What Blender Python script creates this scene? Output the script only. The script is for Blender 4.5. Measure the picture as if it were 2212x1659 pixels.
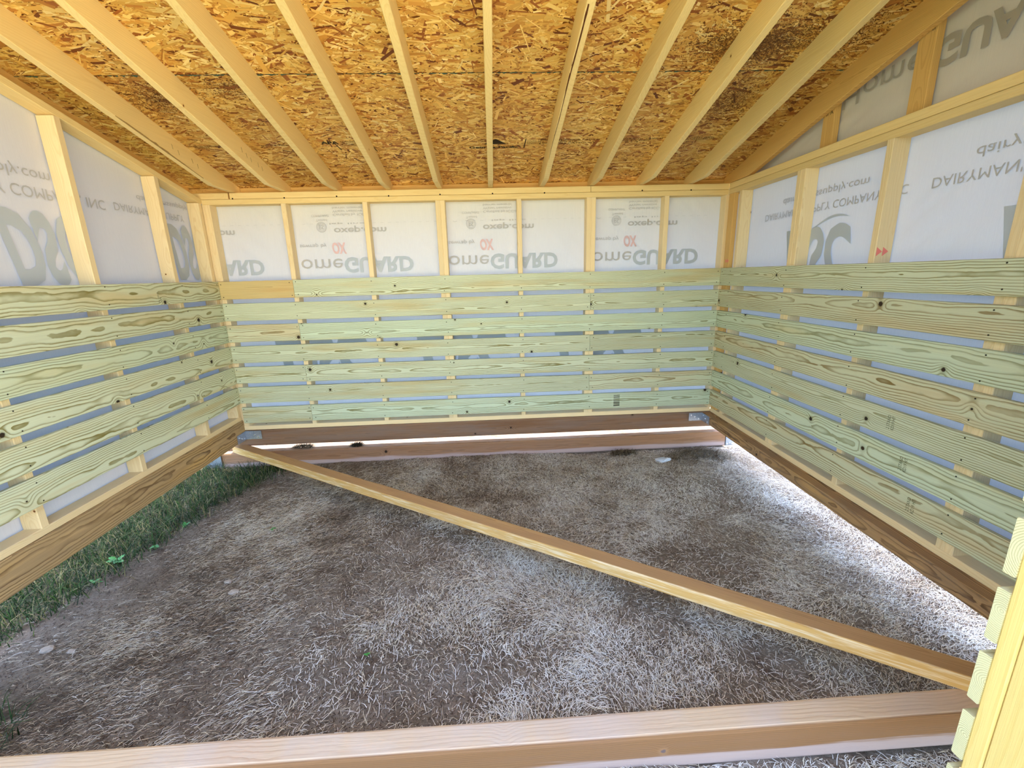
import bpy, bmesh, math, random
import numpy as np
from mathutils import Vector, Matrix

for o in list(bpy.data.objects):
    bpy.data.objects.remove(o)
scene = bpy.context.scene
COL = scene.collection
random.seed(7)
RNG = np.random.default_rng(7)
IN = 0.0254
GZ = 2.5                                  # ground height in the survey frame (inches)
W = 164.05                                # clear width between the slatted side walls (inches)


def V(x, y, z):
    """inches in the shed's own frame -> metres, ground at z = 0"""
    return Vector((x * IN, y * IN, (z - GZ) * IN))


# ------------------------------------------------------------------ camera
cam_d = bpy.data.cameras.new('camera')
cam = bpy.data.objects.new('camera', cam_d)
COL.objects.link(cam)
right = Vector((0.99837384, -0.05027566, -0.02687071))
down = Vector((-0.03822973, -0.2408319, -0.96981363))
fwd = Vector((0.0422867, 0.96926382, -0.24236229))
m = Matrix((right, -down, -fwd)).transposed().to_4x4()
m.translation = V(86.5615, -146.377, 65.3362)
cam.matrix_world = m
cam_d.sensor_fit = 'HORIZONTAL'
cam_d.sensor_width = 36.0
cam_d.lens = 935.09 / 2212 * 36.0
cam_d.clip_start = 0.02
cam_d.clip_end = 300
scene.camera = cam

# ------------------------------------------------------------------ world, sun, exposure
world = bpy.data.worlds.new('sky')
scene.world = world
world.use_nodes = True
wn = world.node_tree.nodes
wl = world.node_tree.links
wn.clear()
sky = wn.new('ShaderNodeTexSky')
sky.sky_type = 'NISHITA'
sky.sun_disc = False
SUN = Vector((0.0, 0.27, 0.963)).normalized()      # towards the sun: behind the shed, high
sky.sun_elevation = math.asin(SUN.z)
sky.sun_rotation = math.atan2(SUN.x, SUN.y)
sky.air_density = 1.2
sky.dust_density = 2.0
sky.ozone_density = 1.0
bg = wn.new('ShaderNodeBackground')
bg.inputs['Strength'].default_value = 0.42
wo = wn.new('ShaderNodeOutputWorld')
wl.new(sky.outputs[0], bg.inputs['Color'])
wl.new(bg.outputs[0], wo.inputs['Surface'])

sun_d = bpy.data.lights.new('sun', 'SUN')
sun_d.energy = 8.0
sun_d.angle = math.radians(0.6)
sun_d.color = (1.0, 0.93, 0.82)
sun = bpy.data.objects.new('sun', sun_d)
COL.objects.link(sun)
sun.rotation_euler = (-SUN).to_track_quat('-Z', 'Y').to_euler()
sun.location = SUN * 30

scene.view_settings.view_transform = 'Standard'
scene.view_settings.look = 'None'
scene.view_settings.exposure = 1.52
scene.view_settings.gamma = 1.0
scene.view_settings.use_curve_mapping = False
try:
    scene.cycles.use_denoising = True
    scene.cycles.max_bounces = 8
    scene.cycles.diffuse_bounces = 5
    scene.cycles.use_adaptive_sampling = True
    scene.cycles.adaptive_threshold = 0.05
    scene.cycles.transmission_bounces = 6
    scene.cycles.sample_clamp_indirect = 12.0
except Exception:
    pass


# ------------------------------------------------------------------ node helpers
class NT:
    def __init__(self, name):
        self.mat = bpy.data.materials.new(name)
        self.mat.use_nodes = True
        self.n = self.mat.node_tree.nodes
        self.l = self.mat.node_tree.links
        self.n.clear()
        self.out = self.n.new('ShaderNodeOutputMaterial')

    def link(self, a, b):
        self.l.new(a, b)

    def put(self, sock, v):
        if hasattr(v, 'is_linked') or isinstance(v, bpy.types.NodeSocket):
            self.l.new(v, sock)
        else:
            sock.default_value = v

    def math(self, op, a, b=0.0, c=0.0, clamp=False):
        n = self.n.new('ShaderNodeMath')
        n.operation = op
        n.use_clamp = clamp
        self.put(n.inputs[0], a)
        self.put(n.inputs[1], b)
        self.put(n.inputs[2], c)
        return n.outputs[0]

    def vec(self, x=0.0, y=0.0, z=0.0):
        n = self.n.new('ShaderNodeCombineXYZ')
        for i, v in enumerate((x, y, z)):
            self.put(n.inputs[i], v)
        return n.outputs[0]

    def sep(self, v):
        n = self.n.new('ShaderNodeSeparateXYZ')
        self.l.new(v, n.inputs[0])
        return n.outputs

    def noise(self, v, scale, detail=2.0, rough=0.5, dist=0.0):
        n = self.n.new('ShaderNodeTexNoise')
        self.put(n.inputs['Vector'], v)
        n.inputs['Scale'].default_value = scale
        n.inputs['Detail'].default_value = detail
        n.inputs['Roughness'].default_value = rough
        n.inputs['Distortion'].default_value = dist
        return n.outputs['Fac']

    def smooth(self, v, lo, hi):
        n = self.n.new('ShaderNodeMapRange')
        n.interpolation_type = 'SMOOTHSTEP'
        self.put(n.inputs[0], v)
        n.inputs[1].default_value = lo
        n.inputs[2].default_value = hi
        return n.outputs[0]

    def mix(self, f, a, b, mode='MIX'):
        n = self.n.new('ShaderNodeMix')
        n.data_type = 'RGBA'
        n.blend_type = mode
        self.put(n.inputs[0], f)
        self.put(n.inputs[6], a if not isinstance(a, tuple) else (*a[:3], 1))
        self.put(n.inputs[7], b if not isinstance(b, tuple) else (*b[:3], 1))
        return n.outputs[2]

    def bsdf(self, color, rough=0.6, bump=None, bump_d=0.001, spec=0.3, metallic=0.0):
        b = self.n.new('ShaderNodeBsdfPrincipled')
        self.put(b.inputs['Base Color'], color if not isinstance(color, tuple) else (*color[:3], 1))
        self.put(b.inputs['Roughness'], rough)
        b.inputs['Metallic'].default_value = metallic
        b.inputs['Specular IOR Level'].default_value = spec
        if bump is not None:
            bp = self.n.new('ShaderNodeBump')
            bp.inputs['Strength'].default_value = 1.0
            bp.inputs['Distance'].default_value = bump_d
            self.l.new(bump, bp.inputs['Height'])
            self.l.new(bp.outputs[0], b.inputs['Normal'])
        self.l.new(b.outputs[0], self.out.inputs['Surface'])
        return b


def S(r, g, b):
    """sRGB 0-255 -> linear"""
    f = lambda c: (c / 255 / 12.92) if c / 255 <= 0.04045 else ((c / 255 + 0.055) / 1.055) ** 2.4
    return (f(r), f(g), f(b))


def wood(name, early, late, tan=None, knot=(0.03, 0.018, 0.01), freq=150.0, line=0.75, knots=0.5,
         rough=0.62, grey=0.0, grey_col=(0.3, 0.26, 0.24), knot_r=0.03, fibre=0.10, tanamt=(0.5, 0.72), lo=0.45,
         wob=0.075, zones=None):
    t = NT(name)
    tc = t.n.new('ShaderNodeTexCoord').outputs['Object']
    rnd = t.n.new('ShaderNodeObjectInfo').outputs['Random']
    x, y, z = t.sep(tc)
    off = t.math('MULTIPLY', rnd, 61.0)
    xq = t.math('ADD', x, off)
    r2 = t.math('FRACT', t.math('MULTIPLY', rnd, 17.31))
    r3 = t.math('FRACT', t.math('MULTIPLY', rnd, 43.7))
    # knots
    vo = t.n.new('ShaderNodeTexVoronoi')
    vo.voronoi_dimensions = '2D'
    vo.inputs['Scale'].default_value = 3.3
    t.link(t.vec(xq, t.math('ADD', z, off), 0.0), vo.inputs['Vector'])
    d = vo.outputs['Distance']
    cr = t.sep(vo.outputs['Color'])[0]
    kg = t.math('ADD', t.sep(vo.outputs['Color'])[1], 0.45)
    has = t.math('LESS_THAN', cr, knots)
    swirl = t.math('MULTIPLY', t.math('POWER', 2.718, t.math('MULTIPLY', t.math('POWER', t.math('DIVIDE', d, 0.11), 2.0), -1.0)), has)
    # log rings
    wob1 = t.math('SUBTRACT', t.noise(t.vec(xq, off, 0.0), 1.1, 3.0, 0.55), 0.5)
    wob2 = t.math('SUBTRACT', t.noise(t.vec(xq, 7.7, off), 1.6, 2.0), 0.5)
    loc = t.math('SUBTRACT', t.noise(t.vec(t.math('MULTIPLY', xq, 3.0), y, t.math('MULTIPLY', z, 9.0)), 1.7, 3.0, 0.5, 0.4), 0.5)
    cy = t.math('ADD', t.math('MULTIPLY', t.math('SUBTRACT', r2, 0.25), 0.07), 0.015)
    yy = t.math('ADD', t.math('ADD', y, cy), t.math('MULTIPLY', wob1, wob))
    zz = t.math('ADD', t.math('ADD', z, t.math('MULTIPLY', t.math('SUBTRACT', r3, 0.5), 0.09)), t.math('MULTIPLY', wob2, 0.05))
    r = t.math('SQRT', t.math('ADD', t.math('POWER', yy, 2.0), t.math('POWER', zz, 2.0)))
    r = t.math('ADD', r, t.math('MULTIPLY', loc, 0.014))
    r = t.math('ADD', r, t.math('MULTIPLY', swirl, 0.02))
    ring = t.math('FRACT', t.math('MULTIPLY', r, freq))
    ln = t.math('MULTIPLY', t.smooth(ring, lo, 0.93), t.math('SUBTRACT', 1.0, t.smooth(ring, 0.94, 1.0)))
    # strength of the lines varies along the board
    lv = t.math('MULTIPLY_ADD', t.noise(t.vec(t.math('MULTIPLY', xq, 2.0), off, t.math('MULTIPLY', z, 14.0)), 1.3, 2.0), 1.3, 0.1, clamp=True)
    ln = t.math('MULTIPLY', t.math('MULTIPLY', ln, lv), line)
    c = early
    if tan is not None:
        tn = t.noise(t.vec(t.math('MULTIPLY', xq, 0.8), off, t.math('MULTIPLY', z, 9.0)), 1.4, 2.0)
        c = t.mix(t.math('MULTIPLY', t.smooth(tn, tanamt[0], tanamt[1]), 0.75), early, tan)
    c = t.mix(ln, c, late)
    fb = t.noise(t.vec(t.math('MULTIPLY', xq, 4.0), t.math('MULTIPLY', y, 260.0), t.math('MULTIPLY', z, 260.0)), 1.0, 3.0, 0.6)
    hsv = t.n.new('ShaderNodeHueSaturation')
    t.link(c, hsv.inputs['Color'])
    val = t.math('ADD', t.math('MULTIPLY', t.math('SUBTRACT', fb, 0.5), fibre * 4), t.math('MULTIPLY_ADD', r3, 0.16, 0.92))
    t.link(val, hsv.inputs['Value'])
    c = hsv.outputs[0]
    if grey > 0:
        gn = t.noise(t.vec(t.math('MULTIPLY', xq, 1.5), y, t.math('MULTIPLY', z, 16.0)), 1.6, 4.0, 0.6)
        c = t.mix(t.math('MULTIPLY', t.smooth(gn, 0.42, 0.62), grey), c, grey_col)
    if zones:
        c = zones(t, c, x, y, z, xq, ln)
    kd = t.math('ADD', t.math('DIVIDE', d, kg), t.math('MULTIPLY', t.math('SUBTRACT', t.noise(t.vec(xq, z, off), 60.0), 0.5), 0.02))
    kn = t.math('MULTIPLY', t.math('SUBTRACT', 1.0, t.smooth(kd, knot_r * 0.75, knot_r * 1.25)), has)
    halo = t.math('MULTIPLY', t.math('SUBTRACT', 1.0, t.smooth(kd, knot_r, knot_r * 3.0)), t.math('MULTIPLY', has, 0.35))
    c = t.mix(halo, c, late)
    c = t.mix(kn, c, knot)
    t.bsdf(c, rough, bump=t.math('ADD', t.math('MULTIPLY', ln, -0.4), fb), bump_d=0.0006, spec=0.25)
    return t.mat


def plain(name, col, rough=0.6, metallic=0.0, spec=0.3, var=0.0, scale=30.0):
    t = NT(name)
    if var:
        tc = t.n.new('ShaderNodeTexCoord').outputs['Object']
        nz = t.noise(tc, scale, 4.0, 0.6)
        lo = tuple(max(0, c * (1 - var)) for c in col)
        hi = tuple(min(1, c * (1 + var)) for c in col)
        t.bsdf(t.mix(nz, lo, hi), rough, spec=spec, metallic=metallic)
    else:
        t.bsdf(col, rough, spec=spec, metallic=metallic)
    return t.mat


def attr_mat(name, rough=0.7, translucent=0.0, spec=0.2, gain=1.0):
    """colour of every small piece is stored on its own faces"""
    t = NT(name)
    a = t.n.new('ShaderNodeAttribute')
    a.attribute_name = 'tint'
    b = t.bsdf(a.outputs['Color'], rough, spec=spec)
    if translucent:
        tr = t.n.new('ShaderNodeBsdfTranslucent')
        t.link(a.outputs['Color'], tr.inputs['Color'])
        mx = t.n.new('ShaderNodeMixShader')
        mx.inputs[0].default_value = translucent
        t.link(b.outputs[0], mx.inputs[1])
        t.link(tr.outputs[0], mx.inputs[2])
        t.link(mx.outputs[0], t.out.inputs['Surface'])
    return t.mat


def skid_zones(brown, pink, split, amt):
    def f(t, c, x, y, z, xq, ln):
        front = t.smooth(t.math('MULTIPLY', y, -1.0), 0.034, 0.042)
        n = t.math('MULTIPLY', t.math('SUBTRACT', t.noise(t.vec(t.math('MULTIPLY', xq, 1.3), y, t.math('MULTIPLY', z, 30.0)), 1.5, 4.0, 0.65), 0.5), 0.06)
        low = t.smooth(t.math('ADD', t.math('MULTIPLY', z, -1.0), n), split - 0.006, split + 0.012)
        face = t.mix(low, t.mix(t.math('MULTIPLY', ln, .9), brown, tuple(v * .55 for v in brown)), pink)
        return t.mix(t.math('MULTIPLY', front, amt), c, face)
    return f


def brace_zones(t, c, x, y, z, xq, ln):
    front = t.smooth(t.math('MULTIPLY', z, -1.0), 0.038, 0.044)
    n = t.noise(t.vec(t.math('MULTIPLY', xq, 2.2), t.math('MULTIPLY', y, 40.0), off_z(z, t)), 2.2, 4.0, 0.7)
    face = t.mix(t.smooth(n, 0.46, 0.66), S(206, 164, 98), S(228, 206, 168))
    return t.mix(t.math('MULTIPLY', front, 0.85), c, face)


def off_z(z, t):
    return t.math('MULTIPLY', z, 8.0)


M = {}
M['treated'] = wood('treated_lumber', S(206, 211, 180), S(128, 118, 62), tan=S(205, 188, 138), freq=98, line=1.0, knots=0.36, fibre=0.07)
M['treated_green'] = wood('treated_green_lumber', S(202, 213, 184), S(128, 126, 80), tan=S(206, 202, 156), freq=94, line=0.95, knots=0.55, fibre=0.07)
M['treated_tan'] = wood('treated_tan_lumber', S(206, 208, 174), S(136, 112, 64), tan=S(208, 192, 150), freq=100, line=1.0, knots=0.3, fibre=0.07, tanamt=(0.45, 0.68))
M['treated_orange'] = wood('treated_orange_lumber', S(214, 190, 132), S(158, 118, 60), tan=S(212, 170, 108), freq=110, line=0.5, knots=0.3, fibre=0.07)
M['spf'] = wood('spruce_framing', S(238, 214, 168), S(216, 176, 116), freq=170, line=0.35, knots=0.3, fibre=0.05, knot=S(120, 72, 30), knot_r=0.022)
M['rafter'] = wood('rafter_spruce', S(236, 208, 148), S(214, 168, 96), freq=110, line=0.22, knots=0.3, fibre=0.05, knot=S(130, 84, 38), knot_r=0.024)
M['gable'] = wood('gable_spruce', S(222, 180, 110), S(184, 128, 62), freq=150, line=0.45, knots=0.35, fibre=0.06, knot=S(110, 62, 28), knot_r=0.024)
M['dark_beam'] = wood('weathered_beam', S(186, 156, 112), S(96, 66, 36), tan=S(206, 166, 104), freq=110, line=0.95, knots=0.35, grey=0.35, grey_col=S(140, 116, 90), fibre=0.16)
M['right_beam'] = wood('dark_weathered_beam', S(172, 136, 94), S(92, 64, 40), tan=S(190, 150, 94), freq=150, line=0.95, knots=0.3, grey=0.5, grey_col=S(132, 108, 88), fibre=0.18)
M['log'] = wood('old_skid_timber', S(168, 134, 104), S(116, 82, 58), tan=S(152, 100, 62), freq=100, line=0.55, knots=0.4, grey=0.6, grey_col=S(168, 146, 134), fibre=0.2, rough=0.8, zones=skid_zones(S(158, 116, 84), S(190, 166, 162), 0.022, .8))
M['back_beam'] = wood('brown_sill_timber', S(140, 108, 84), S(92, 66, 48), tan=S(128, 90, 60), freq=100, line=0.6, knots=0.4, grey=0.5, grey_col=S(132, 112, 100), fibre=0.2, rough=0.8)
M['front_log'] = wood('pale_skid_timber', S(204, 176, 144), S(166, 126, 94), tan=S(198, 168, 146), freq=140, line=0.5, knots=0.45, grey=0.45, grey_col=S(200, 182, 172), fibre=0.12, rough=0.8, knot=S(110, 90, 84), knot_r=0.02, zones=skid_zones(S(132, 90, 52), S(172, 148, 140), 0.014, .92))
M['brace'] = wood('brace_board', S(184, 144, 100), S(150, 108, 66), tan=S(196, 156, 104), freq=120, line=0.45, knots=0.2, fibre=0.1, zones=brace_zones)
M['post'] = wood('yellow_post', S(240, 213, 136), S(226, 190, 104), freq=60, line=0.35, knots=0.15, fibre=0.04, knot=S(170, 120, 60), knot_r=0.016)
M['post_slat'] = wood('treated_end_grain', S(226, 222, 178), S(160, 150, 96), tan=S(222, 216, 176), freq=190, line=0.75, knots=0.4, fibre=0.04, knot=S(210, 150, 90), knot_r=0.02)
M['screw'] = plain('screw_head', S(58, 54, 44), 0.5, 0.6)
M['dark_hole'] = plain('dark_bolt_hole', S(40, 22, 10), 0.8)
M['crack'] = plain('dark_split', S(92, 48, 18), 0.9, var=0.3)
M['ink'] = plain('black_ink', S(52, 40, 26), 0.8)
M['grade_ink'] = plain('grade_ink', S(86, 88, 60), 0.8)
M['red_ink'] = plain('red_ink', S(232, 130, 120), 0.8)
M['pencil'] = plain('pencil_mark', S(84, 74, 48), 0.8)
M['bark'] = plain('bark_edge', S(160, 128, 78), 0.9, var=0.45, scale=40)
M['blue_edge'] = plain('blue_edge_seal', S(72, 96, 84), 0.8, var=0.5, scale=60)
M['strand'] = attr_mat('wood_strands', 0.5, spec=0.35)
M['straw'] = attr_mat('dry_straw', 0.75, 0.15)
M['grass'] = attr_mat('green_grass', 0.6, 0.3)

t = NT('galvanised_steel')
tc = t.n.new('ShaderNodeTexCoord').outputs['Object']
t.bsdf(t.mix(t.noise(tc, 90, 4.0, 0.65), S(128, 140, 160), S(206, 214, 226)), 0.42, metallic=0.75, spec=0.5)
M['steel'] = t.mat
M['steel_screw'] = plain('bright_screw', S(225, 228, 232), 0.25, 0.9, 0.5)

# translucent woven house wrap; the gable copy has shade put into its colour and transmission
def see_through(t, df, tint, amount=0.07):
    tr = t.n.new('ShaderNodeBsdfTranslucent')
    t.put(tr.inputs['Color'], (*tint, 1))
    mx = t.n.new('ShaderNodeMixShader')
    mx.inputs[0].default_value = amount
    t.link(df.outputs[0], mx.inputs[1])
    t.link(tr.outputs[0], mx.inputs[2])
    t.link(mx.outputs[0], t.out.inputs['Surface'])


def wrap_mat(name, lo, hi, stain, amount):
    t = NT(name)
    tc = t.n.new('ShaderNodeTexCoord').outputs['Object']
    x, y, z = t.sep(tc)
    nz = t.noise(t.vec(t.math('MULTIPLY', x, 420.0), t.math('MULTIPLY', y, 420.0), t.math('MULTIPLY', z, 5.0)), 1.0, 2.0)
    big = t.noise(tc, 2.2, 3.0)
    c = t.mix(nz, lo, hi)
    c = t.mix(t.math('MULTIPLY', big, 0.25), c, stain)
    df = t.bsdf(c, 0.55, bump=nz, bump_d=0.0004, spec=0.3)
    see_through(t, df, S(156, 190, 250), amount)
    M[name] = t.mat


wrap_mat('wrap', S(210, 203, 195), S(223, 216, 208), S(208, 197, 186), 0.07)
wrap_mat('wrap_shaded', S(206, 197, 182), S(218, 209, 194), S(200, 188, 170), 0.012)
for nm, col in (('print_grey', S(190, 185, 180)), ('print_blue', S(190, 196, 203)), ('print_dark', S(172, 164, 152)), ('print_red', S(228, 190, 188))):
    t = NT(nm)
    see_through(t, t.bsdf(col, 0.6), tuple(c * .86 for c in S(156, 190, 250)))
    M[nm] = t.mat

# board sheet behind the strands
t = NT('strand_board')
tc = t.n.new('ShaderNodeTexCoord').outputs['Object']
t.bsdf(t.mix(t.noise(tc, 45, 4.0, 0.7), S(84, 44, 12), S(150, 92, 34)), 0.6)
M['osb'] = t.mat

# bare soil and outside turf
t = NT('soil')
g = t.n.new('ShaderNodeNewGeometry').outputs['Position']
x, y, z = t.sep(g)
n1 = t.noise(g, 2.1, 5.0, 0.6)
n2 = t.noise(g, 55.0, 6.0, 0.7)
n3 = t.noise(g, 9.0, 4.0, 0.6)
c = t.mix(n2, S(84, 69, 57), S(166, 150, 134))
c = t.mix(t.math('MULTIPLY', t.smooth(n1, 0.42, 0.6), 0.6), c, S(158, 144, 130))
c = t.mix(t.math('MULTIPLY', t.smooth(n3, 0.5, 0.7), 0.6), c, S(92, 72, 58))
t.bsdf(c, 0.95, bump=t.math('ADD', n2, t.math('MULTIPLY', n3, 1.5)), bump_d=0.016, spec=0.1)
M['soil'] = t.mat
t = NT('outdoor_turf')
g = t.n.new('ShaderNodeNewGeometry').outputs['Position']
x, y, z = t.sep(g)
c = t.mix(t.noise(g, 4.0, 6.0, 0.65), S(176, 168, 118), S(222, 208, 172))
green = t.mix(t.noise(g, 14.0, 6.0, 0.65), S(56, 78, 36), S(112, 124, 70))
c = t.mix(t.smooth(t.math('ADD', x, t.noise(g, 2.0, 3.0)), -0.1, 0.5), green, c)
t.bsdf(c, 0.95, bump=t.noise(g, 60.0, 4.0), bump_d=0.01, spec=0.1)
M['turf'] = t.mat


# ------------------------------------------------------------------ object helpers
def link(o, parent=None):
    COL.objects.link(o)
    if parent is not None:
        o.parent = parent
    return o


def empty(name, loc, **props):
    o = bpy.data.objects.new(name, None)
    o.empty_display_size = 0.1
    o.location = loc
    COL.objects.link(o)
    tag(o, **props)
    return o


def tag(o, label=None, cat=None, group=None, kind=None):
    if label:
        o['label'] = label
    if cat:
        o['category'] = cat
    if group:
        o['group'] = group
    if kind:
        o['kind'] = kind
    return o


WM = {}                                    # world matrix of every object built here


def wm(o):
    return WM.get(o.name, Matrix.Translation(o.location))


def obj(name, me, mat, parent=None, mtx=None):
    """mtx is the world matrix"""
    if mat is not None and not me.materials:
        me.materials.append(mat)
    o = bpy.data.objects.new(name, me)
    link(o, parent)
    mtx = mtx if mtx is not None else Matrix()
    WM[o.name] = mtx.copy()
    if parent is not None:
        mtx = wm(parent).inverted() @ mtx
    o.matrix_basis = mtx
    return o


def mesh(name, verts, faces, smooth=False):
    me = bpy.data.meshes.new(name)
    me.from_pydata([tuple(v) for v in verts], [], faces)
    if smooth:
        me.polygons.foreach_set('use_smooth', [True] * len(me.polygons))
    me.update()
    return me


def board_mesh(L, Wd, T, c=0.0025, n=1, crook=0.0, bow=0.0, rag=0.0, seed=0, wane=0.0):
    """a sawn board along local X, width along Z, thickness along Y, eased edges, slight crook and ragged edges"""
    rg = random.Random(seed)
    w, t2 = Wd / 2, T / 2
    prof = [(-t2 + c, -w), (t2 - c, -w), (t2, -w + c), (t2, w - c), (t2 - c, w), (-t2 + c, w), (-t2, w - c), (-t2, -w + c)]
    if wane:
        prof = [(-t2 + wane, -w), (t2 - wane, -w), (t2 - wane * .3, -w + wane * .3), (t2, -w + wane), (t2, w - wane), (t2 - wane * .3, w - wane * .3),
                (t2 - wane, w), (-t2 + wane, w), (-t2 + wane * .3, w - wane * .3), (-t2, w - wane), (-t2, -w + wane), (-t2 + wane * .3, -w + wane * .3)]
    k = len(prof)
    a1, a2 = rg.uniform(-1, 1), rg.uniform(-1, 1)
    ph = rg.uniform(0, 6)
    vs, fs = [], []
    for i in range(n + 1):
        u = i / n
        x = (u - 0.5) * L
        dz = crook * a1 * math.sin(math.pi * u) + rag * math.sin(u * 9 + ph)
        dy = bow * a2 * math.sin(math.pi * u)
        for (py, pz) in prof:
            e = rag * rg.uniform(-1, 1) if n > 1 else 0
            vs.append((x, py + dy, pz + dz + e))
    for i in range(n):
        for j in range(k):
            a, b = i * k + j, i * k + (j + 1) % k
            fs.append((a, b, b + k, a + k))
    fs.append(tuple(range(k - 1, -1, -1)))
    fs.append(tuple(n * k + j for j in range(k)))
    return mesh('board', vs, fs)


def frame_mtx(p0, p1, up):
    """X along p0->p1, Z as close to 'up' as possible; centre between them"""
    X = (p1 - p0).normalized()
    Z = (up - X * up.dot(X)).normalized()
    Y = Z.cross(X)
    mm = Matrix((X, Y, Z)).transposed().to_4x4()
    mm.translation = (p0 + p1) / 2
    return mm


SEED = [0]


def board(name, parent, p0, p1, up, width, thick, mat, n=1, **kw):
    """p0, p1: centre line ends (metres); width, thick in inches"""
    SEED[0] += 1
    me = board_mesh((p1 - p0).length, width * IN, thick * IN, n=n, seed=SEED[0], **kw)
    return obj(name, me, mat, parent, frame_mtx(p0, p1, Vector(up)))


def joined_discs(pts, axis, r, h, seg=6):
    """small screw heads: low prisms at points, axis is the outward direction"""
    vs, fs = [], []
    A = Vector(axis).normalized()
    U = A.orthogonal().normalized()
    Wv = A.cross(U)
    for p in pts:
        b = len(vs)
        for q in (0.0, h):
            for i in range(seg):
                a = 2 * math.pi * i / seg
                vs.append(p + U * (r * math.cos(a)) + Wv * (r * math.sin(a)) + A * q)
        fs.append(tuple(b + seg + i for i in range(seg)))
        for i in range(seg):
            j = (i + 1) % seg
            fs.append((b + i, b + j, b + seg + j, b + seg + i))
    return mesh('screws', vs, fs)


def lettering(name, body, mat, parent, origin, xdir, zdir, height, width=None, bold=0.0, shear=0.0, align='LEFT', line=None, proud=0.0006):
    """flat print: text mesh laid out with its own x along xdir and its up along zdir (metres); height = cap height in metres"""
    cu = bpy.data.curves.new('text', 'FONT')
    cu.body = body
    cu.size = 1.0
    cu.offset = bold
    cu.shear = shear
    cu.resolution_u = 3
    if line:
        cu.space_line = line
    to = bpy.data.objects.new('text', cu)
    COL.objects.link(to)
    dg = bpy.context.evaluated_depsgraph_get()
    me = bpy.data.meshes.new_from_object(to.evaluated_get(dg))
    bpy.data.objects.remove(to)
    co = np.empty(len(me.vertices) * 3)
    me.vertices.foreach_get('co', co)
    co = co.reshape(-1, 3)
    sc = height / 0.73
    sx = sc
    if width:
        sx = width / max(1e-6, co[:, 0].max() - co[:, 0].min())
        co[:, 0] -= co[:, 0].min()
    X, Z = Vector(xdir).normalized(), Vector(zdir).normalized()
    pts = np.outer(co[:, 0] * sx, X) + np.outer(co[:, 1] * sc, Z)
    me.vertices.foreach_set('co', pts.ravel())
    me.materials.clear()
    me.update()
    mm = Matrix.Translation(origin)
    return obj(name, me, mat, parent, mm)


def quads(name, P, faces_per, tint=None):
    """P: (n, k, 3) points, faces_per: list of index tuples within one piece; tint: (n,3)"""
    n, k, _ = P.shape
    F = np.array(faces_per)
    nf, fv = F.shape
    idx = (np.arange(n)[:, None, None] * k + F[None]).reshape(-1)
    me = bpy.data.meshes.new(name)
    me.vertices.add(n * k)
    me.vertices.foreach_set('co', P.reshape(-1).astype(np.float32))
    me.loops.add(len(idx))
    me.loops.foreach_set('vertex_index', idx.astype(np.int32))
    me.polygons.add(n * nf)
    me.polygons.foreach_set('loop_start', np.arange(0, len(idx), fv, dtype=np.int32))
    if tint is not None:
        a = me.attributes.new('tint', 'FLOAT_COLOR', 'FACE')
        c = np.ones((n * nf, 4), np.float32)
        c[:, :3] = np.repeat(tint, nf, axis=0)
        a.data.foreach_set('color', c.ravel())
    me.update(calc_edges=True)
    return me


# ================================================================== SETTING
UP = (0, 0, 1)
TH = 1.0                                   # slat thickness
SW = 5.6                                   # slat width
TOPS = [66 - 7 * k for k in range(7)]


# lattice value noise used for the lie of the ground and of the straw
class Lat:
    def __init__(self, seed):
        self.g = np.random.default_rng(seed).random((64, 64))

    def __call__(self, x, y, s):
        x = np.asarray(x) * s + 200.0
        y = np.asarray(y) * s + 200.0
        xi, yi = np.floor(x).astype(int), np.floor(y).astype(int)
        fx, fy = x - xi, y - yi
        fx, fy = fx * fx * (3 - 2 * fx), fy * fy * (3 - 2 * fy)
        g = self.g
        a, b = g[xi % 64, yi % 64], g[(xi + 1) % 64, yi % 64]
        c, d = g[xi % 64, (yi + 1) % 64], g[(xi + 1) % 64, (yi + 1) % 64]
        return (a * (1 - fx) + b * fx) * (1 - fy) + (c * (1 - fx) + d * fx) * fy


LA, LB, LC_, LD = Lat(1), Lat(2), Lat(3), Lat(4)


def hgt(x, y):
    """height of the ground in metres at x, y in metres"""
    return 0.030 * (LA(x, y, 1.7) - 0.5) + 0.020 * (LB(x, y, 6.0) - 0.5) + 0.008 * (LC_(x, y, 19.0) - 0.5) - 0.006


gx0, gx1, gy0, gy1 = -0.9, 5.1, -3.9, 0.75
nx, ny = 240, 190
xs, ys = np.linspace(gx0, gx1, nx), np.linspace(gy0, gy1, ny)
XX, YY = np.meshgrid(xs, ys, indexing='ij')
edge = np.minimum(np.minimum(XX - gx0, gx1 - XX), np.minimum(YY - gy0, gy1 - YY))
ZZ = hgt(XX, YY) * np.clip(edge / 0.25, 0, 1)
verts = np.stack([XX, YY, ZZ], -1).reshape(-1, 3)
faces = [(i * ny + j, (i + 1) * ny + j, (i + 1) * ny + j + 1, i * ny + j + 1) for i in range(nx - 1) for j in range(ny - 1)]
gnd = empty('ground', (0, 0, 0), kind='structure', label='bare soil floor of the shed and dry turf around it', cat='ground')
me = mesh('soil', verts, faces, smooth=True)
obj('soil', me, M['soil'], gnd)
R = 45.0
ov = [(-R, -R, 0), (R, -R, 0), (R, R, 0), (-R, R, 0), (gx0, gy0, 0), (gx1, gy0, 0), (gx1, gy1, 0), (gx0, gy1, 0)]
of = [(0, 1, 5, 4), (1, 2, 6, 5), (2, 3, 7, 6), (3, 0, 4, 7)]
obj('outdoor_turf', mesh('outdoor_turf', ov, of), M['turf'], gnd)

# ------------------------------------------------------------------ back wall
YS, YW = TH, TH + 3.5                       # stud faces
wall_back = empty('wall_back', V(82, 2, 15.5), kind='structure', label='back wall of spruce studs, white house wrap and treated slats', cat='wall')


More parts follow.
